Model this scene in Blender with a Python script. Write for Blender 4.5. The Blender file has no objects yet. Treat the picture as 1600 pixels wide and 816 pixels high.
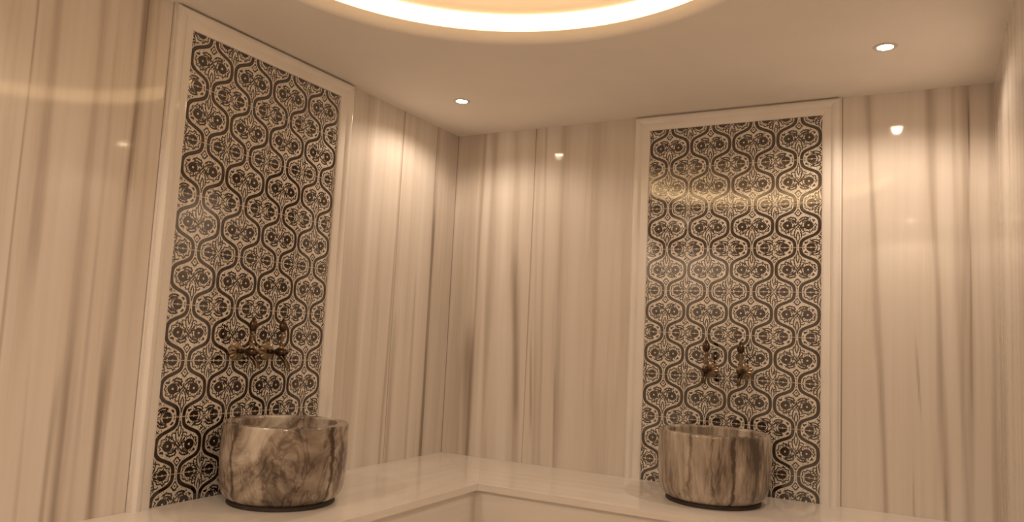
import bpy, bmesh, math, random
import numpy as np
from mathutils import Vector, Matrix, noise

# ------------------------------------------------------------------ camera, light, exposure
sc = bpy.context.scene
Z0 = 0.45                      # height of the bench top above the floor
H = Z0 + 1.7715                # ceiling
W = 2.5908                     # width of the room (x), left wall at x = 0
D = 3.80                       # depth of the room (y from 0 to -D), back wall at y = 0
RING = (1.296, -1.893)
LAMP_W = 18.5
SPOT_COL = (1.0, 0.79, 0.61)
LED_COL = (1.0, 0.65, 0.32)

cam_d = bpy.data.cameras.new('camera')
cam = bpy.data.objects.new('camera', cam_d)
sc.collection.objects.link(cam)
cam_d.sensor_fit = 'HORIZONTAL'
cam_d.sensor_width = 36.0
cam_d.lens = 1191.03 / 1600 * 36.0
cam_d.clip_start = 0.02
r_ = Vector((0.87713878, 0.47784495, 0.04787243))
u_ = Vector((0.00652082, -0.11152659, 0.99374006))
f_ = Vector((-0.48019271, 0.87133577, 0.10094024))
m_ = Matrix(((r_.x, u_.x, -f_.x, 2.5268335 * .9324), (r_.y, u_.y, -f_.y, -3.8334869 * .9324),
             (r_.z, u_.z, -f_.z, 0.684459 * .9324 + Z0), (0, 0, 0, 1)))
cam.matrix_world = m_
sc.camera = cam
wd = bpy.data.worlds.new('world'); sc.world = wd; wd.use_nodes = True
wd.node_tree.nodes['Background'].inputs[0].default_value = (0.05, 0.035, 0.025, 1)
wd.node_tree.nodes['Background'].inputs[1].default_value = 0.3
vs = sc.view_settings
vs.view_transform = 'Standard'; vs.look = 'None'; vs.gamma = 1.0; vs.exposure = 0.21
vs.use_curve_mapping = False

# ------------------------------------------------------------------ helpers
COL = sc.collection
def link(name, me, parent=None, mat=None):
    o = bpy.data.objects.new(name, me); COL.objects.link(o)
    if parent: o.parent = parent
    if mat and me is not None: me.materials.append(mat)
    return o
def mesh_from(bm, name, smooth=True, angle=0.6):
    me = bpy.data.meshes.new(name)
    bmesh.ops.recalc_face_normals(bm, faces=bm.faces)
    bm.to_mesh(me); bm.free()
    if smooth:
        me.shade_smooth()
        me.set_sharp_from_angle(angle=angle)
    return me
def build(name, bm, mat, parent=None, smooth=True, angle=0.6):
    return link(name, mesh_from(bm, name, smooth, angle), parent, mat)
def thing(name, label, cat, loc=(0, 0, 0), rz=0.0, group=None):
    o = bpy.data.objects.new(name, None); COL.objects.link(o)
    o.location = loc; o.rotation_euler = (0, 0, rz); o.empty_display_size = .1
    tag(o, label, cat, group); return o
def tag(o, label, cat, group=None):
    o['label'] = label; o['category'] = cat
    if group: o['group'] = group
def struct(o): o['kind'] = 'structure'; return o
def box(bm, x0, y0, z0, x1, y1, z1):
    v = [bm.verts.new(p) for p in ((x0,y0,z0),(x1,y0,z0),(x1,y1,z0),(x0,y1,z0),(x0,y0,z1),(x1,y0,z1),(x1,y1,z1),(x0,y1,z1))]
    for f in ((0,3,2,1),(4,5,6,7),(0,1,5,4),(1,2,6,5),(2,3,7,6),(3,0,4,7)): bm.faces.new([v[i] for i in f])
def lathe(bm, prof, seg=48, center=(0, 0), axis='z', org=(0, 0, 0), close=False):
    """prof: list of (r, h). axis z or x (h runs along the axis)."""
    rings = []
    for r, h in prof:
        if r < 1e-6:
            rings.append([bm.verts.new(axpt(0, 0, h, axis, org))])
        else:
            rings.append([bm.verts.new(axpt(r*math.cos(2*math.pi*i/seg), r*math.sin(2*math.pi*i/seg), h, axis, org)) for i in range(seg)])
    n = len(rings); pairs = [(i, i+1) for i in range(n-1)] + ([(n-1, 0)] if close else [])
    for a, b in pairs:
        A, B = rings[a], rings[b]
        for i in range(seg):
            j = (i+1) % seg
            if len(A) == 1 and len(B) == 1: continue
            if len(A) == 1: bm.faces.new((A[0], B[i], B[j]))
            elif len(B) == 1: bm.faces.new((A[i], B[0], A[j]))
            else: bm.faces.new((A[i], B[i], B[j], A[j]))
def axpt(a, b, h, axis, org):
    p = (a, b, h) if axis == 'z' else (h, a, b)
    return (p[0]+org[0], p[1]+org[1], p[2]+org[2])
def tube(bm, pts, radii, seg=14, cap=True):
    P = [Vector(p) for p in pts]; rings = []
    up = Vector((0, 1, 0))
    for i, p in enumerate(P):
        t = (P[min(i+1, len(P)-1)] - P[max(i-1, 0)]).normalized()
        a = t.cross(up)
        if a.length < 1e-4: a = t.cross(Vector((1, 0, 0)))
        a.normalize(); b = t.cross(a)
        rings.append([bm.verts.new(p + radii[i]*(a*math.cos(2*math.pi*k/seg) + b*math.sin(2*math.pi*k/seg))) for k in range(seg)])
    for A, B in zip(rings, rings[1:]):
        for k in range(seg): bm.faces.new((A[k], A[(k+1) % seg], B[(k+1) % seg], B[k]))
    if cap: bm.faces.new(rings[0][::-1]); bm.faces.new(rings[-1])

class NT:
    def __init__(s, name):
        s.m = bpy.data.materials.new(name); s.m.use_nodes = True
        s.t = s.m.node_tree; s.b = s.t.nodes['Principled BSDF']
    def n(s, typ, **kw):
        x = s.t.nodes.new(typ)
        for k, v in kw.items():
            if k.startswith('i_'): x.inputs[int(k[2:])].default_value = v
            else: setattr(x, k, v)
        return x
    def l(s, a, b): s.t.links.new(a, b)
    def math(s, op, a, b=None, c=None, clamp=False):
        x = s.n('ShaderNodeMath', operation=op, use_clamp=clamp)
        for i, v in enumerate((a, b, c)):
            if v is None: continue
            if isinstance(v, (int, float)): x.inputs[i].default_value = v
            else: s.l(v, x.inputs[i])
        return x.outputs[0]
    def ramp(s, fac, stops, interp='LINEAR'):
        x = s.n('ShaderNodeValToRGB'); x.color_ramp.interpolation = interp
        e = x.color_ramp.elements
        while len(e) < len(stops): e.new(0.5)
        for el, (p, c) in zip(e, stops): el.position = p; el.color = (*c, 1)
        s.l(fac, x.inputs[0]); return x.outputs[0]
    def noise(s, vec, scale, detail=4, rough=.55, dist=0.0):
        x = s.n('ShaderNodeTexNoise'); x.inputs['Scale'].default_value = scale
        x.inputs['Detail'].default_value = detail; x.inputs['Roughness'].default_value = rough
        x.inputs['Distortion'].default_value = dist
        s.l(vec, x.inputs['Vector']); return x.outputs['Fac']
    def mapping(s, scale, loc=(0, 0, 0), rot=(0, 0, 0)):
        tc = s.n('ShaderNodeTexCoord'); mp = s.n('ShaderNodeMapping')
        mp.inputs['Scale'].default_value = scale; mp.inputs['Location'].default_value = loc; mp.inputs['Rotation'].default_value = rot
        s.l(tc.outputs['Object'], mp.inputs['Vector']); return mp.outputs['Vector']

MARBLE_STOPS = [(0.0, (.20, .155, .125)), (0.25, (.48, .41, .345)), (0.5, (.735, .67, .60)), (0.75, (.84, .79, .735)), (1.0, (.90, .86, .81))]
def mat_wall_marble():
    s = NT('wall_marble')
    at = s.n('ShaderNodeAttribute', attribute_name='vein')
    v = s.mapping((38, 38, 1.1)); fine = s.noise(v, 1.0, 5, .6, .3)
    v2 = s.mapping((11, 11, .5)); mid = s.noise(v2, 1.0, 3, .5, .2)
    t = s.math('ADD', at.outputs['Fac'], s.math('MULTIPLY', s.math('SUBTRACT', fine, .5), .24))
    t = s.math('ADD', t, s.math('MULTIPLY', s.math('SUBTRACT', mid, .5), .34), clamp=True)
    s.l(s.ramp(t, MARBLE_STOPS), s.b.inputs['Base Color'])
    s.b.inputs['Roughness'].default_value = .06
    s.b.inputs['IOR'].default_value = 1.5
    return s.m
def mat_plain_marble(name, scale, rough=.12, lo=.38, hi=.72, grain=.5, stops=None):
    s = NT(name)
    a = s.noise(s.mapping(scale), 1.0, 6, .6, .5)
    b = s.noise(s.mapping((3, 3, 3)), 1.0, 2, .5, 0)
    t = s.math('MULTIPLY_ADD', a, grain, s.math('MULTIPLY', b, .25), clamp=True)
    t = s.math('ADD', t, .5 - grain*.5 - .125 + (lo+hi)/2 - .5, clamp=True)
    s.l(s.ramp(t, stops or MARBLE_STOPS), s.b.inputs['Base Color'])
    s.b.inputs['Roughness'].default_value = rough
    return s.m
def mat_basin(name, sx, sz, seed, bias, curl, veins_at=()):
    s = NT(name)
    big = s.noise(s.mapping((sx, sx, sz), (seed, seed*.7, seed*.3)), 1.0, 5, .6, curl)
    veins = s.noise(s.mapping((sx*2.2, sx*2.2, sz*1.3), (seed*2, 0, seed)), 1.0, 7, .62, curl*1.6)
    ridge = s.math('ABSOLUTE', s.math('SUBTRACT', veins, .5))
    dark = s.math('SUBTRACT', 1.0, s.math('MULTIPLY', ridge, 16.0), clamp=True)
    msk = s.math('MULTIPLY', s.math('SUBTRACT', big, .40), 3.5, clamp=True)
    dark = s.math('MULTIPLY', dark, s.math('SUBTRACT', 1.0, msk, clamp=True))
    t = s.math('MULTIPLY_ADD', s.math('SUBTRACT', big, .5), 2.6, bias)
    t = s.math('SUBTRACT', t, s.math('MULTIPLY', dark, .30), clamp=True)
    # a few long dark veins running down the body
    tc = s.n('ShaderNodeTexCoord'); sp = s.n('ShaderNodeSeparateXYZ'); s.l(tc.outputs['Object'], sp.inputs[0])
    ang = s.math('ARCTAN2', sp.outputs[1], sp.outputs[0])
    wob = s.math('MULTIPLY', s.math('SUBTRACT', s.noise(s.mapping((5, 5, 9), (seed, 2, 5)), 1.0, 4, .6), .5), .35)
    brk = s.noise(s.mapping((14, 14, 7), (seed, 4, 1)), 1.0, 4, .7)
    for a0, wdt, k in veins_at:
        dd = s.math('ABSOLUTE', s.math('SUBTRACT', s.math('ADD', ang, wob), math.radians(a0)))
        ln = s.math('SUBTRACT', 1.0, s.math('DIVIDE', dd, wdt), clamp=True)
        t = s.math('SUBTRACT', t, s.math('MULTIPLY', ln, s.math('MULTIPLY', brk, k*2)), clamp=True)
    s.l(s.ramp(t, [(0, (.085, .062, .048)), (.3, (.22, .17, .13)), (.55, (.38, .315, .25)), (.78, (.53, .46, .385)), (1, (.68, .61, .52))]), s.b.inputs['Base Color'])
    s.b.inputs['Roughness'].default_value = .14
    return s.m
def mat_tile():
    s = NT('glazed_tile')
    at = s.n('ShaderNodeAttribute', attribute_name='ink')
    gr = s.n('ShaderNodeAttribute', attribute_name='grout')
    md = s.n('ShaderNodeAttribute', attribute_name='halftone')
    ink = s.math('MULTIPLY_ADD', at.outputs['Fac'], -1/.010, .5, clamp=True)       # signed distance in tile units
    half = s.math('MULTIPLY_ADD', md.outputs['Fac'], -1/.014, .5, clamp=True)
    g = s.math('MULTIPLY_ADD', gr.outputs['Fac'], -1/.006, .5, clamp=True)
    wear = s.noise(s.mapping((60, 60, 60)), 1.0, 3, .6)
    def mix(f, a, b):
        x = s.n('ShaderNodeMix', data_type='RGBA'); s.l(f, x.inputs['Factor'])
        for sock, v in ((x.inputs['A'], a), (x.inputs['B'], b)):
            if isinstance(v, tuple): sock.default_value = (*v, 1)
            else: s.l(v, sock)
        return x.outputs['Result']
    glaze = s.ramp(wear, [(.3, (.64, .58, .50)), (.7, (.80, .745, .66))])
    inkc = s.ramp(wear, [(.35, (.014, .006, .003)), (.65, (.028, .013, .007))])
    c = mix(half, glaze, (.20, .16, .13))
    c = mix(ink, c, inkc)
    c = mix(g, c, (.52, .46, .39))
    s.l(c, s.b.inputs['Base Color'])
    rg = s.math('MULTIPLY_ADD', g, .4, .09); s.l(rg, s.b.inputs['Roughness'])
    s.b.inputs['Specular IOR Level'].default_value = 0
    s.b.inputs['Coat Weight'].default_value = 1.0; s.b.inputs['Coat IOR'].default_value = 2.1
    s.b.inputs['Coat Roughness'].default_value = .045
    bp_ = s.n('ShaderNodeBump'); bp_.inputs['Strength'].default_value = .25; bp_.inputs['Distance'].default_value = .0006
    s.l(s.noise(s.mapping((130, 130, 130)), 1.0, 2, .5), bp_.inputs['Height']); s.l(bp_.outputs[0], s.b.inputs['Normal']); s.l(bp_.outputs[0], s.b.inputs['Coat Normal'])
    return s.m
def mat_simple(name, col, rough=.5, metal=0.0, nscale=20, var=.06):
    s = NT(name)
    n = s.noise(s.mapping((nscale,)*3), 1.0, 4, .6)
    s.l(s.ramp(n, [(.3, tuple(max(0, c*(1-var)) for c in col)), (.7, tuple(min(1, c*(1+var)) for c in col))]), s.b.inputs['Base Color'])
    s.b.inputs['Roughness'].default_value = rough; s.b.inputs['Metallic'].default_value = metal
    return s.m
def mat_emit(name, col, strength):
    s = NT(name); s.b.inputs['Base Color'].default_value = (.8, .8, .8, 1)
    s.b.inputs['Emission Color'].default_value = (*col, 1); s.b.inputs['Emission Strength'].default_value = strength
    return s.m
M_WALL = mat_wall_marble()
M_FRAME = mat_plain_marble('frame_marble', (14, 14, .8), .12, .74, .84, .25)
M_SEATB = mat_plain_marble('bench_marble_along_x', (1.2, 16, 16), .10, .64, .78, .45)
M_SEATA = mat_plain_marble('bench_marble_along_y', (16, 1.2, 16), .10, .64, .78, .45)
M_PLASTER = mat_simple('ceiling_plaster', (.88, .83, .77), .75, 0, 3, .02)
M_TILE = mat_tile()
M_BRONZE = mat_simple('aged_bronze', (.085, .055, .035), .30, 1.0, 60, .35)
M_BRASS = mat_simple('worn_brass', (.28, .21, .14), .30, 1.0, 60, .2)
M_BASE = mat_simple('base_seal_shadow', (.035, .024, .018), .6, 0, 40, .3)  # near black: gasket with the basin's contact shadow put into its colour
M_FLOOR = mat_plain_marble('floor_marble', (6, 2, 6), .2, .45, .6, .5)
M_LED = mat_emit('cove_wall_glow', LED_COL, 2.9)  # emission stands in for the recess wall lit from the cove
M_LENS = mat_emit('downlight_lens', (1.0, .72, .45), 45.0)
M_TRIM = mat_simple('white_trim_paint', (.7, .65, .6), .35, 0, 30, .02)

# ------------------------------------------------------------------ walls: veins of the marble slabs
# (s0, z0, s1, z1, half width, tone, upper end, lower end); heights above the bench, s along the wall from the back left corner
BB = [(0.1063, 1.5907, 0.0797, 0.2375, 0.0924, -0.16, 9.0, -9.0), (0.1798, 1.6221, 0.1688, 0.5204, 0.0104, -0.3, 9.0, -9.0), (0.1994, 1.7119, 0.2257, 0.3863, 0.0146, 0.25, 9.0, -9.0), (0.2501, 1.6896, 0.2577, 0.3885, 0.0246, -0.2, 9.0, -9.0), (0.3145, 1.7025, 0.3637, 0.2618, 0.0364, 0.4, 9.0, -9.0), (0.374, 1.7155, 0.4443, 0.2688, 0.02, -0.22, 9.0, -9.0), (0.4119, 1.0107, 0.4519, 0.2694, 0.0272, -0.35, 1.0798, 0.2365), (0.144, 0.5886, 0.1542, 0.0395, 0.0287, -0.5, 0.6573, -0.0946), (0.0872, 0.3765, 0.0931, 0.0328, 0.0248, -0.2, 0.5145, -0.1021), (0.4376, 1.7101, 0.4876, 0.2396, 0.0314, 0.12, 9.0, -9.0), (0.5882, 1.6277, 0.6244, 0.2519, 0.0528, 0.1, 9.0, -9.0), (0.6666, 1.5529, 0.6895, 0.0979, 0.0149, -0.2, 9.0, -9.0), (0.7301, 1.6169, 0.7427, 0.2625, 0.0293, 0.06, 9.0, -9.0), (0.5248, 0.5397, 0.5382, 0.2768, 0.0056, -0.5, 0.6061, 0.2118), (0.5848, 0.6091, 0.5958, 0.0877, 0.0111, -0.25, 9.0, -9.0), (0.8458, 1.6082, 0.8878, 0.1196, 0.0426, -0.08, 9.0, -9.0), (0.9515, 1.6001, 0.9884, 0.1306, 0.0415, 0.05, 9.0, -9.0), (0.515, 1.5631, 0.5539, 0.4093, 0.0077, -0.12, 9.0, -9.0), (0.6674, 0.4173, 0.6812, -0.03, 0.0054, -0.35, 0.4816, -0.0928), (2.0838, 1.629, 2.1061, 0.2526, 0.0307, 0.1, 9.0, -9.0), (2.1297, 1.6534, 2.1834, 0.261, 0.0126, -0.35, 9.0, -9.0), (2.2336, 1.3361, 2.2425, 0.2675, 0.0531, 0.12, 9.0, -9.0), (2.3094, 0.6368, 2.3178, 0.4554, 0.0037, -0.54, 0.6504, 0.4425), (2.293, 0.1074, 2.2948, -0.001, 0.0037, -0.54, 0.1001, -0.0562), (2.4039, 0.1472, 2.4054, 0.0603, 0.0035, -0.66, 0.13, 0.0653), (2.3647, 1.6583, 2.4028, 0.285, 0.0141, -0.35, 9.0, -9.0), (2.4135, 1.5985, 2.4472, 0.2898, 0.0209, 0.12, 9.0, -9.0), (2.4482, 1.5953, 2.4692, 0.2922, 0.0138, -0.18, 9.0, -9.0), (2.4994, 1.6854, 2.5056, 1.4288, 0.0033, -0.72, 1.698, 1.4823), (2.5011, 1.4291, 2.5011, 0.4203, 0.0032, -0.36, 1.322, 0.4203), (2.491, 1.323, 2.491, 0.2946, 0.0179, -0.2, 9.0, -9.0), (2.55, 1.5858, 2.5449, 0.3005, 0.0133, 0.08, 9.0, -9.0), (2.5825, 1.6899, 2.5769, 0.1576, 0.011, -0.22, 9.0, -9.0), (2.3366, 0.5344, 2.3455, 0.127, 0.0161, 0.1, 9.0, -9.0)]
BA = [(0.5097, 1.7516, 0.5325, 0.5425, 0.0085, -0.35, 9.0, -9.0), (0.5145, 1.4826, 0.5646, 0.511, 0.0319, 0.12, 9.0, -9.0), (0.685, 1.7664, 0.7242, 0.5109, 0.0446, 0.12, 9.0, -9.0), (0.7949, 1.7333, 0.7895, 0.393, 0.0376, -0.06, 9.0, -9.0), (0.8466, 1.2859, 0.8339, 0.3943, 0.0637, -0.1, 1.0365, -0.0713), (0.7334, 0.5109, 0.736, 0.0964, 0.0139, 0.25, 9.0, -9.0), (0.6559, 1.0063, 0.6328, 0.0861, 0.0295, -0.08, 9.0, -9.0), (0.2053, 1.7485, 0.2029, 0.7151, 0.0091, -0.5, 9.0, -9.0), (0.1902, 1.0613, 0.1896, 0.2415, 0.0242, -0.25, 1.2885, -0.1621), (0.308, 1.5637, 0.315, 0.5111, 0.035, 0.12, 9.0, -9.0), (0.3303, 1.0448, 0.3301, 0.1201, 0.0142, -0.35, 0.9355, -0.14), (0.48, 0.3842, 0.4873, 0.0095, 0.0209, -0.3, 0.7623, -0.1156), (0.0959, 1.6128, 0.0775, 0.2008, 0.0384, -0.12, 9.0, -9.0), (0.4606, 0.7038, 0.4479, 0.2247, 0.032, 0.25, 0.8934, -0.0611), (2.3375, 1.587, 2.3372, 0.8832, 0.004, -0.6, 9.0, -9.0), (2.3365, 1.3873, 2.3349, 0.9986, 0.0109, 0.12, 9.0, -9.0), (2.2777, 1.5919, 2.271, 0.9541, 0.0172, -0.28, 1.7864, 0.7803), (2.2221, 0.8606, 2.2192, 0.2444, 0.0155, -0.1, 9.0, -9.0), (2.2047, 1.538, 2.2028, 0.8239, 0.0448, 0.14, 9.0, -9.0), (2.1333, 1.6743, 2.1302, 0.9767, 0.0171, -0.28, 9.0, -9.0), (2.1203, 1.2491, 2.1216, 0.5105, 0.0106, -0.1, 9.0, -9.0), (2.0858, 1.6946, 2.0798, 1.0499, 0.0088, -0.2, 9.0, -9.0), (2.0875, 1.5615, 2.0887, 0.9821, 0.0088, 0.12, 9.0, -9.0), (1.9786, 1.7404, 1.9814, 1.1745, 0.0215, -0.35, 1.927, 1.0672), (1.9923, 1.2153, 1.9964, 0.9751, 0.0139, -0.28, 9.0, -9.0), (1.9763, 1.2881, 1.9763, 0.8502, 0.0047, 0.18, 9.0, -9.0), (1.938, 1.6183, 1.9333, 0.9445, 0.0097, -0.15, 9.0, -9.0), (1.9786, 1.6028, 1.9772, 0.8505, 0.0035, -0.3, 9.0, -9.0), (2.1169, 0.6306, 2.1136, 0.0592, 0.0103, 0.1, 9.0, -9.0), (2.1589, 0.2774, 2.1619, 0.0507, 0.0099, -0.4, 0.4338, -0.1405), (2.119, 0.274, 2.1174, 0.0413, 0.0411, -0.16, 0.5105, -0.1538), (2.0076, 0.3459, 2.0016, 0.0198, 0.0132, -0.35, 0.5105, -0.1843), (1.9764, 0.6368, 1.9677, 0.0536, 0.0137, 0.1, 9.0, -9.0), (2.2449, 0.3221, 2.2391, 0.0604, 0.0055, -0.25, 0.5104, -0.1268), (1.9854, 0.5105, 1.9821, 0.0983, 0.0068, -0.2, 9.0, -9.0), (2.3461, 0.8065, 2.3369, 0.3636, 0.014, 0.1, 9.0, -9.0)]
def vein_tone(S, Z, bands, seed, s_from, s_to, joints):
    rng = np.random.RandomState(seed)
    wob = .0012*np.sin(Z*3.1+seed) + .0008*np.sin(Z*7.3+1.3*seed + S*5)
    T = np.full(S.shape, .5)
    for (sa, za, sb, zb, hw, tone, zt, zl) in bands:
        c = sa + (sb-sa)*(Z-za)/(zb-za)
        ph = (sa*37.1) % 6.28
        c = c + wob + .0009*np.sin(Z*9+ph)
        g = np.exp(-np.abs((S-c)/(hw*(1+.25*np.sin(Z*5+ph))))**2.6)
        k = 1/(1+np.exp(-(zt-Z)/.045)) * 1/(1+np.exp(-(Z-zl)/.045)) if zt < 8 else 1.0
        T = T + .56*tone*g*k
    for (a, b) in ((s_from, s_to),):                       # unseen stretches: random streaks of the same stone
        for i in range(int((b-a)*26)):
            c = rng.uniform(a, b); hw = rng.uniform(.004, .03); tone = rng.uniform(-.35, .25)
            sl = rng.uniform(-.01, .01)
            T = T + .6*tone*np.exp(-np.abs((S-c-sl*Z-wob)/hw)**2.6)
    for j in joints:
        T = T - .36*np.exp(-((S-j)/.0019)**2)
    T = T - .35*np.exp(-(S/.0022)**2)                      # sealant in the corner
    return np.clip(T, 0, 1)
def wall(name, L, place, bands, seed, rand, joints, z0=0.0, z1=H):
    xs = list(np.arange(0, L, .0055)) + [L]
    for j in joints:
        xs = [x for x in xs if abs(x-j) > .0035] + [j-.003, j-.0012, j, j+.0012, j+.003]
    xs = np.array(sorted(xs)); zs = np.linspace(z0, z1, int((z1-z0)/.03)+1)
    S, Z = np.meshgrid(xs, zs)
    T = vein_tone(S, Z-Z0, bands, seed, rand[0], rand[1], joints)
    dep = np.zeros_like(S)
    for j in joints: dep += .0015*(np.abs(S-j) < .0008)
    nx, nz = len(xs), len(zs)
    co = [place(s, z, d) for s, z, d in zip(S.ravel(), Z.ravel(), dep.ravel())]
    faces = [(r*nx+c, r*nx+c+1, (r+1)*nx+c+1, (r+1)*nx+c) for r in range(nz-1) for c in range(nx-1)]
    # thickness: a rear sheet 12 cm behind, closed round the edge
    n0 = len(co); co += [place(s, z, .12) for s, z in ((0, z0), (L, z0), (L, z1), (0, z1))]
    q = [0, nx-1, nz*nx-1, (nz-1)*nx]
    faces += [(n0+3, n0+2, n0+1, n0)]
    faces += [tuple(range(0, nx))[::-1] + (n0, n0+1), tuple((nz-1)*nx+i for i in range(nx)) + (n0+2, n0+3),
              tuple(r*nx for r in range(nz)) + (n0+3, n0), tuple(r*nx+nx-1 for r in range(nz))[::-1] + (n0+1, n0+2)]
    me = bpy.data.meshes.new(name); me.from_pydata(co, [], faces)
    a = me.attributes.new('vein', 'FLOAT', 'POINT')
    a.data.foreach_set('value', np.concatenate([T.ravel(), np.full(4, .5)]).astype(np.float32))
    bm = bmesh.new(); bm.from_mesh(me); bmesh.ops.recalc_face_normals(bm, faces=bm.faces); bm.to_mesh(me); bm.free()
    return struct(link(name, me, None, M_WALL))
wall('wall_back', W, lambda s, z, d: (s, d, z), BB, 1, (2.7, 2.7), [.4995, 1.541-.4815, 1.541+.4815])
wall('wall_left', D, lambda s, z, d: (-d, -s, z), BA, 2, (2.42, D), [BA[0][0], BA[8][0], 1.4025-.4815, 1.4025+.4815, 2.9])
wall('wall_right', D, lambda s, z, d: (W+d, -s, z), [], 5, (0.03, D), [1.3, 2.5])
wall('wall_front', W, lambda s, z, d: (s, -D-d, z), [], 8, (0.03, W), [.9, 1.8])

bm = bmesh.new(); box(bm, -.12, -D-.12, -.1, W+.12, .12, 0)
struct(build('floor', bm, M_FLOOR, smooth=False))

# ceiling: flat soffit with a round opening, rounded lip, ledge for the light band and a shallow dome above
bm = bmesh.new()
SEG = 160
loop = [bm.verts.new((RING[0]+.882*math.cos(2*math.pi*i/SEG), RING[1]+.882*math.sin(2*math.pi*i/SEG), H)) for i in range(SEG)]
ed = [bm.edges.new((loop[i], loop[(i+1) % SEG])) for i in range(SEG)]
cor = [bm.verts.new(p) for p in ((-.12, .12, H), (W+.12, .12, H), (W+.12, -D-.12, H), (-.12, -D-.12, H))]
ed += [bm.edges.new((cor[i], cor[(i+1) % 4])) for i in range(4)]
bmesh.ops.triangle_fill(bm, edges=ed, use_beauty=True)
prof = [(.882, 0), (.874, .0015), (.867, .006), (.861, .014), (.858, .024), (.858, .040), (.860, .045), (.864, .047), (.884, .047), (.884, .122)]
rings = [loop]
for r, h in prof[1:]:
    rings.append([bm.verts.new((RING[0]+r*math.cos(2*math.pi*i/SEG), RING[1]+r*math.sin(2*math.pi*i/SEG), H+h)) for i in range(SEG)])
NR = 14
for k in range(1, NR):
    a = math.pi/2*k/NR
    rings.append([bm.verts.new((RING[0]+.884*math.cos(a)*math.cos(2*math.pi*i/SEG), RING[1]+.884*math.cos(a)*math.sin(2*math.pi*i/SEG), H+.122+.16*math.sin(a))) for i in range(SEG)])
for A, B in zip(rings, rings[1:]):
    for i in range(SEG): bm.faces.new((A[i], A[(i+1) % SEG], B[(i+1) % SEG], B[i]))
bm.faces.new(rings[-1])
me = bpy.data.meshes.new('ceiling'); bm.to_mesh(me); bm.free()
me.shade_smooth(); me.set_sharp_from_angle(angle=.5)
struct(link('ceiling', me, None, M_PLASTER))
# slab above everything so that the room is closed
bm = bmesh.new(); box(bm, -.12, -D-.12, H+.30, W+.12, .12, H+.36)
struct(build('roof_slab', bm, M_PLASTER, smooth=False))

bm = bmesh.new()
lathe(bm, [(.876, H+.0475), (.880, H+.0475), (.880, H+.120), (.876, H+.120)], SEG, org=(RING[0], RING[1], 0), close=True)
led = build('cove_light', bm, M_LED)
tag(led, 'glowing cream ring of light inside the round ceiling recess', 'cove light')

# ------------------------------------------------------------------ tiled panels in marble frames
def seg_d(X, Y, x0, y0, x1, y1):
    dx, dy = x1-x0, y1-y0; L = dx*dx+dy*dy+1e-12
    t = np.clip(((X-x0)*dx+(Y-y0)*dy)/L, 0, 1)
    return np.hypot(X-x0-t*dx, Y-y0-t*dy)
def poly_d(X, Y, pts):
    return np.min([seg_d(X, Y, *a, *b) for a, b in zip(pts, pts[1:])], axis=0)
def bez(p0, p1, p2, n=7):
    return [((1-t)**2*p0[0]+2*t*(1-t)*p1[0]+t*t*p2[0], (1-t)**2*p0[1]+2*t*(1-t)*p1[1]+t*t*p2[1]) for t in np.linspace(0, 1, n)]
def motif(X, Y):
    """pair of rosettes: leaf above, small diamond below. Cell is 1 x 1 round (0,0). Returns signed distances (ink, halftone)."""
    A = np.abs(X); c = .222
    R = np.hypot(A-c, Y); th = np.arctan2(Y, A-c)
    ink = R - .100                                             # dark disc
    ink = np.maximum(ink, .020-R)                              # pale eye in its centre
    petal = np.abs(R - .060) - .006
    S = []
    def st(pts, w): S.append(poly_d(A, Y, pts) - w*1.2)
    # stem from disc to the centre line, like a comma
    st(bez((c-.075, .035), (.10, .075), (.035, .0)) + bez((.035, 0), (.0, -.03), (.0, -.07)), .0115)
    # upper half: scalloped petals round the disc
    sc_ = .155 + .014*np.cos(th*9)
    S.append(np.where(Y > -.02, np.abs(R-sc_) - .013, 1))
    S.append(np.where((Y > .0) & (np.cos(th*9) > .55), np.abs(R-.125) - .010, 1))
    # leaf (tear drop) on the centre line
    st(bez((0, .42), (.062, .26), (.0, .15)), .0095)
    st(bez((.045, .33), (.10, .25), (.055, .10)), .010)
    st(bez((.055, .10), (.02, .06), (0, .02)), .009)
    st(bez((.09, .215), (.13, .235), (.155, .195)), .009)
    # lower half: stacked arcs sweeping towards the centre, diamond with a dot
    st(bez((.035, -.06), (.10, -.16), (.205, -.115)), .012)
    st(bez((.035, -.125), (.10, -.215), (.225, -.160)), .0115)
    st(bez((.09, -.04), (.13, -.10), (.18, -.09)), .008)
    st(bez((0, -.205), (.035, -.25), (.072, -.27)), .010)
    st(bez((.072, -.27), (.04, -.31), (0, -.365)), .010)
    S.append(np.hypot(A, Y+.285) - .018)
    S.append(np.hypot(A-.335, Y+.105) - .024)
    S.append(np.hypot(A-.365, Y+.035) - .013)
    S.append(np.where(Y < -.02, np.maximum(np.abs(R-.150) - .012, -np.cos(th*8+1)*.02), 1))
    return np.minimum(ink, np.min(S, axis=0)), np.where(R < .095, petal, 1)
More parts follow.
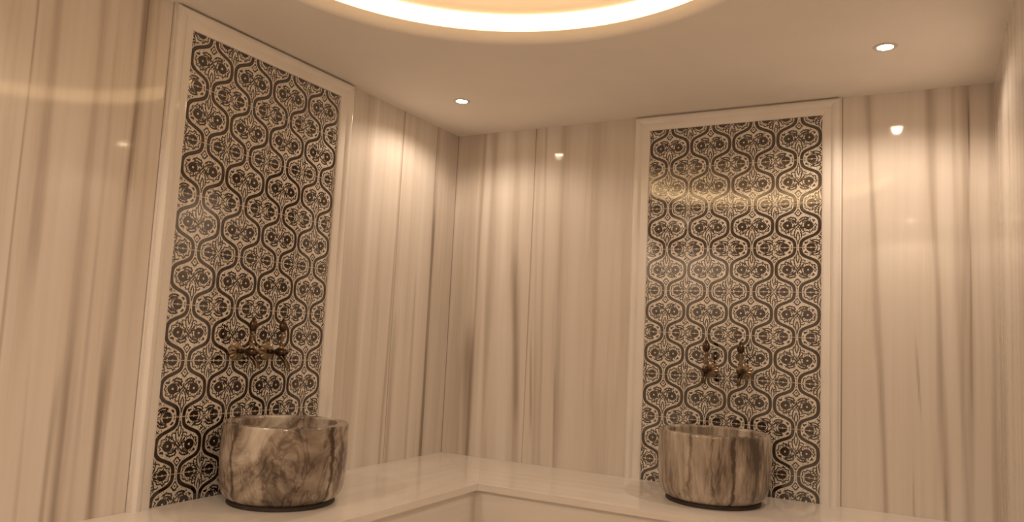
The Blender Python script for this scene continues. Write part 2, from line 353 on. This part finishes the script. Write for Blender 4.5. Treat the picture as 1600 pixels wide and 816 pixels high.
def tile_field(X, Y):
    """X, Y in tile units, tile centre 0, half size .5 -> ink distance, halftone distance"""
    i1, h1 = motif(X, Y)
    xs = X - np.where(X > 0, .5, -.5)
    i2, h2 = motif(xs, (Y+.5)*1.04); i3, h3 = motif(xs, (Y-.5)*1.04)
    tk = np.array([-.15, 0, .15, .27, .40, .50, .60, .70, .80, .90, 1, 1.1, 1.2])
    ok = np.array([.452, .456, .452, .438, .375, .270, .160, .095, .070, .064, .062, .064, .070])
    tt = np.linspace(-.1, 1.1, 601); oo = np.interp(tt, tk, ok); kk = np.hanning(81); kk /= kk.sum()
    oo = np.convolve(np.pad(oo, 40, 'edge'), kk, 'valid')
    ay = np.abs(Y)*2
    off = np.interp(ay, tt, oo); slope = 2*np.interp(ay, tt, np.gradient(oo, tt))
    d = (np.abs(X)-off)/np.sqrt(1+slope**2)                    # <0 inside the ogee
    inside = d < 0
    corner = np.where(Y < 0, i2, i3); hc = np.where(Y < 0, h2, h3)
    ink = np.where(inside, i1, corner); hf = np.where(inside, h1, hc)
    ink = np.minimum(np.maximum(ink, .042-np.abs(d)), np.abs(d)-.026) if False else np.minimum(np.where(np.abs(d) < .052, 1, ink), np.abs(d)-.036)
    # flecks in the ground
    fl = .55 - (np.sin(X*61+1.7*np.sin(Y*43))*np.sin(Y*57+1.9*np.sin(X*39)))
    ink = np.minimum(ink, np.where((np.abs(d) > .055) & (hf > .5), fl*.10 + .004, 1))
    return ink, hf
TS = 0.2; COLS = 4
ZT = 1.6988                                                   # top of the tiles above the bench
def tile_mesh():
    step = TS/100
    wx = COLS*TS
    xs = np.linspace(-wx/2, wx/2, COLS*100+1); zs = np.linspace(0, ZT, int(round(ZT/step))+1)
    X, Z = np.meshgrid(xs, zs)
    u = (X+wx/2)/TS; v = (Z-.103)/TS
    cu = np.floor(u); cv = np.floor(v)
    tx = u-cu-.5; ty = v-cv-.5
    sg = np.where(np.mod(cv, 2) == 0, 1.0, -1.0)
    ink, hf = tile_field(tx, ty*sg)
    gr = np.minimum(.5-np.abs(tx) - .004, .5-np.abs(ty) - .0075)
    nx, nz = len(xs), len(zs)
    co = np.stack([X.ravel(), np.zeros(X.size), Z.ravel()], 1)
    base = len(co); t = .004
    co = np.concatenate([co + np.array([0, -t, 0]), np.array([(-wx/2, 0, 0), (wx/2, 0, 0), (wx/2, 0, ZT), (-wx/2, 0, ZT)])])
    I = np.arange(nx*nz).reshape(nz, nx)
    F = np.stack([I[:-1, :-1], I[:-1, 1:], I[1:, 1:], I[1:, :-1]], -1).reshape(-1, 4).tolist()
    F.append([base+3, base+2, base+1, base])
    F.append(I[0, ::-1].tolist()+[base, base+1]); F.append(I[-1].tolist()+[base+2, base+3])
    F.append(I[:, 0].tolist()+[base+3, base]); F.append(I[::-1, -1].tolist()+[base+1, base+2])
    me = bpy.data.meshes.new('tile_field'); me.from_pydata(co.tolist(), [], F)
    for nm, arr in (('ink', ink), ('halftone', hf), ('grout', gr)):
        a = me.attributes.new(nm, 'FLOAT', 'POINT'); a.data.foreach_set('value', np.concatenate([arr.ravel(), np.ones(4)]).astype(np.float32))
    me.materials.append(M_TILE)
    return me
TILE = tile_mesh()
FR = [(0, 0), (0, .011), (.004, .014), (.014, .016), (.036, .018), (.041, .022), (.047, .027), (.055, .030), (.064, .030), (.070, .026), (.0735, .020), (.0735, .010), (.0795, .010), (.0795, 0)]
def prism(bm, rings):
    V = [[bm.verts.new(p) for p in r] for r in rings]; n = len(V[0])
    for A, B in zip(V, V[1:]):
        for i in range(n): bm.faces.new((A[i], A[(i+1) % n], B[(i+1) % n], B[i]))
    bm.faces.new(V[0][::-1]); bm.faces.new(V[-1])
def tile_panel(label, loc, rz):
    t = thing('tile_panel', label, 'tile panel', loc, rz, 'patterned tile panels in marble frames')
    link('tile_field', TILE, t)
    hw = COLS*TS/2; top = H-Z0; fw = .0795; k = (top-ZT)/fw
    for sg in (-1, 1):
        bm = bmesh.new()
        prism(bm, [[(sg*(hw+a), -b, 0) for a, b in FR], [(sg*(hw+a), -b, ZT+a*k) for a, b in FR]])
        build('frame_stile', bm, M_FRAME, t, angle=.5)
    bm = bmesh.new()
    prism(bm, [[(-hw-a+.0002, -b, ZT+a*k+.0002) for a, b in FR], [(hw+a-.0002, -b, ZT+a*k+.0002) for a, b in FR]])
    build('frame_rail', bm, M_FRAME, t, angle=.5)
    return t
PB = (1.541, 0, Z0); PA = (0, -1.4025, Z0)
tile_panel('tall ogee-patterned tile panel in marble frame on the wall behind the right basin', PB, 0)
tile_panel('tall ogee-patterned tile panel in marble frame on the wall behind the left basin', PA, math.pi/2)

# ------------------------------------------------------------------ corner bench
bt = thing('marble_bench', 'pale marble corner bench running along the left and back walls under both basins', 'bench', (0, 0, 0))
DA, DB, TH = .620, .638, .028
def slab(name, outline, mat, z0, z1, bev):
    bm = bmesh.new(); V0 = [bm.verts.new((x, y, z0)) for x, y in outline]; V1 = [bm.verts.new((x, y, z1)) for x, y in outline]
    n = len(outline); bm.faces.new(V0[::-1]); bm.faces.new(V1)
    for i in range(n): bm.faces.new((V0[i], V0[(i+1) % n], V1[(i+1) % n], V1[i]))
    bmesh.ops.recalc_face_normals(bm, faces=bm.faces)
    def onfront(v):
        x, y = v.co.x, v.co.y
        return (abs(x-DA) < 1e-4 and y <= -DB+1e-4) or (abs(y+DB) < 1e-4 and x >= DA-1e-4)
    ee = [e for e in bm.edges if all(onfront(v) for v in e.verts) and abs(e.verts[0].co.z-e.verts[1].co.z) < 1e-5]
    bmesh.ops.bevel(bm, geom=ee, offset=bev, segments=4, profile=.5, affect='EDGES')
    return build(name, bm, mat, bt, angle=.7)
g = .0006
slab('seat_slab', [(g, -g*2), (DA-.0003, -DB-.0003), (DA, -D+g), (g, -D+g)], M_SEATA, Z0-TH, Z0, .006)
slab('seat_slab', [(g*2, -g), (W-g, -g), (W-g, -DB), (DA+.0003, -DB+.0003)], M_SEATB, Z0-TH, Z0, .006)
def riser(x0, y0, x1, y1, mat):
    bm = bmesh.new(); box(bm, x0, y0, .0005, x1, y1, Z0-TH-.0005)
    build('riser', bm, mat, bt, smooth=False)
riser(g, -D+g, DA-.028, -DB+.026, M_SEATA)
riser(g, -DB+.028, W-g, -g, M_SEATB)

# ------------------------------------------------------------------ basins
def basin(label, loc, r, h, mat, mat_in, rz):
    t = thing('marble_basin', label, 'basin', loc, rz, 'round marble basins on the bench')
    o = []
    out = [(0, .016), (r*.80, .016)]
    for k in range(1, 11):                                        # rounded lower body
        a = math.radians(-90 + 9*k)
        out.append((r*.80 + (r*.195)*math.cos(a), .016 + .085 + .085*math.sin(a)))
    out += [(r*1.0, .13), (r*1.008, .17), (r*1.006, .22), (r*1.0, h-.012), (r*.996, h-.004), (r*.985, h)]
    ir = r*.80
    rim = [(r*.985, h), (ir+.006, h), (ir+.001, h-.003), (ir, h-.008)]
    inn = [(ir-.002, h-.10)] + [((ir-.004)*math.cos(math.radians(a))**.6, h-.10-.10*math.sin(math.radians(a))) for a in range(15, 90, 15)] + [(0, h-.20)]
    bm = bmesh.new(); lathe(bm, out + rim[1:] + inn, 96)
    for v in bm.verts:                                         # hand carved: slightly uneven
        n = noise.noise(v.co*6 + Vector((loc[0]*5, 0, 0)))
        k = 1 + .008*n*(1 if v.co.z > .02 else 0); v.co.x *= k; v.co.y *= k
    build('bowl', bm, mat, t, angle=.9)
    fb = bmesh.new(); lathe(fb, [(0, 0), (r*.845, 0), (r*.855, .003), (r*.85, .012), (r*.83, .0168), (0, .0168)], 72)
    build('base_ring_shadow', fb, M_BASE, t)['label'] = 'dark base ring, gasket and contact shadow in one'
    dr = bmesh.new(); lathe(dr, [(0, h-.1985), (.022, h-.1985), (.024, h-.200), (.024, h-.203)], 24)
    build('drain', dr, M_BRONZE, t)
    return t
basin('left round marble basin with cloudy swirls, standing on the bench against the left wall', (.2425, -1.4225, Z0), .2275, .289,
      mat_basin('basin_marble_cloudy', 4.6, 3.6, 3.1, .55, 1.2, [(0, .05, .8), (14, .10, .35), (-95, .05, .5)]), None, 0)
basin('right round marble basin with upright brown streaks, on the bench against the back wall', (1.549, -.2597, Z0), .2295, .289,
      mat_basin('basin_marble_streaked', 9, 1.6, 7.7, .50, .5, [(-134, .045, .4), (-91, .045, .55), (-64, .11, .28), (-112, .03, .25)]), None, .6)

# ------------------------------------------------------------------ wall taps (each: flange, body, spout, stem, finial)
def wall_tap(label, loc, rz):
    """local frame: wall is the plane y = 0, room towards -y (same convention as the panels)"""
    t = thing('wall_tap', label, 'tap', loc, rz, 'ornate bronze wall taps')
    def L(prof, mat, name, org, axis):
        bm = bmesh.new()
        lathe(bm, prof, 28, axis=axis, org=(0, 0, 0))
        R = Matrix.Rotation(-math.pi/2, 4, 'Z') if axis == 'x' else Matrix.Identity(4)
        bmesh.ops.transform(bm, matrix=Matrix.Translation(org) @ R, verts=bm.verts)
        return build(name, bm, mat, t)
    bm = bmesh.new(); N = 120; rg = []                         # shell-ribbed flange on the tiles
    for rr, hh in ((.034, .0042), (.034, .007), (.030, .0105), (.022, .014), (.013, .0165), (.010, .017)):
        rg.append([bm.verts.new((rr*(1+.10*abs(math.sin(6*2*math.pi*i/N/1.0))*(rr/.034))*math.cos(2*math.pi*i/N), -hh - (.0022*abs(math.sin(12*math.pi*i/N)) if hh > .006 and rr > .012 else 0),
                   rr*(1+.10*abs(math.sin(12*math.pi*i/N))*(rr/.034))*math.sin(2*math.pi*i/N))) for i in range(N)])
    for A, B in zip(rg, rg[1:]):
        for i in range(N): bm.faces.new((A[i], A[(i+1) % N], B[(i+1) % N], B[i]))
    bm.faces.new(rg[0][::-1]); bm.faces.new(rg[-1])
    build('flange', bm, M_BRASS, t)
    L([(0, .015), (.0085, .015), (.0085, .030), (.0115, .034), (.0085, .038), (.009, .055), (.014, .066), (.018, .080), (.018, .092), (.014, .103), (.011, .107), (.013, .112), (.009, .118), (0, .120)], M_BRONZE, 'body', (0, 0, 0), 'x')
    L([(0, .014), (.010, .015), (.0085, .024), (.0115, .030), (.0115, .036), (.007, .041), (.007, .056), (.010, .060), (.010, .066), (.006, .070), (.006, .080), (0, .081)], M_BRASS, 'stem', (0, -.088, 0), 'z')
    L([(0, .080), (.008, .081), (.0135, .088), (.0165, .098), (.0165, .106), (.012, .117), (.0075, .122), (.008, .127), (.004, .134), (0, .136)], M_BRONZE, 'finial', (0, -.088, 0), 'z')
    bm = bmesh.new()
    pts = [(0, -.088, -.010), (0, -.094, -.020), (0, -.108, -.030), (0, -.120, -.040), (0, -.124, -.054), (0, -.124, -.060)]
    tube(bm, pts, [.011, .010, .009, .0085, .0090, .0112]); build('spout', bm, M_BRONZE, t)
    bm = bmesh.new(); lathe(bm, [(0, 0), (.004, .002), (.0065, .010), (.0035, .018), (.002, .024), (0, .026)], 16)
    bmesh.ops.transform(bm, matrix=Matrix.Translation((0, -.118, .002)), verts=bm.verts)
    build('crest', bm, M_BRASS, t)
    return t
ZTAP = Z0+.539
wall_tap('bronze wall tap over the left basin, the one further from the room corner', (0, PA[1]-.0765, ZTAP), math.pi/2)
wall_tap('bronze wall tap over the left basin, the one nearer the room corner', (0, PA[1]+.0765, ZTAP), math.pi/2)
wall_tap('bronze wall tap over the right basin, the left one of its pair', (PB[0]-.0765, 0, ZTAP), 0)
wall_tap('bronze wall tap over the right basin, the right one of its pair', (PB[0]+.0765, 0, ZTAP), 0)

# ------------------------------------------------------------------ recessed downlights
def downlight(label, x, y, watts=LAMP_W):
    t = thing('downlight', label, 'downlight', (x, y, H), 0, 'small round ceiling spotlights')
    bm = bmesh.new(); lathe(bm, [(.0275, .0), (.0275, -.0030), (.030, -.0042), (.038, -.0032), (.042, -.0005), (.042, 0)], 48, close=True)
    build('trim_ring', bm, M_TRIM, t)
    bm = bmesh.new(); lathe(bm, [(0, -.0022), (.0265, -.0018), (.0265, 0), (0, 0)], 40)
    build('lens', bm, M_LENS, t)
    ld = bpy.data.lights.new('downlight_lamp', 'SPOT'); ld.energy = watts; ld.color = SPOT_COL
    ld.spot_size = math.radians(155); ld.spot_blend = .42; ld.shadow_soft_size = .022
    lo = bpy.data.objects.new('downlight_lamp', ld); COL.objects.link(lo); lo.parent = t; lo.location = (0, 0, -.012)
downlight('small round lit ceiling downlight near the left back corner', .372, -.555, 12.5)
downlight('small round lit ceiling downlight near the right wall, above the streaked slabs', W-.372, -.560)
downlight('ceiling downlight in the front left corner, behind the view', .35, -D+.50, 30)
downlight('ceiling downlight in the front right corner, above the camera side', W-.372, -D+.30, 38)
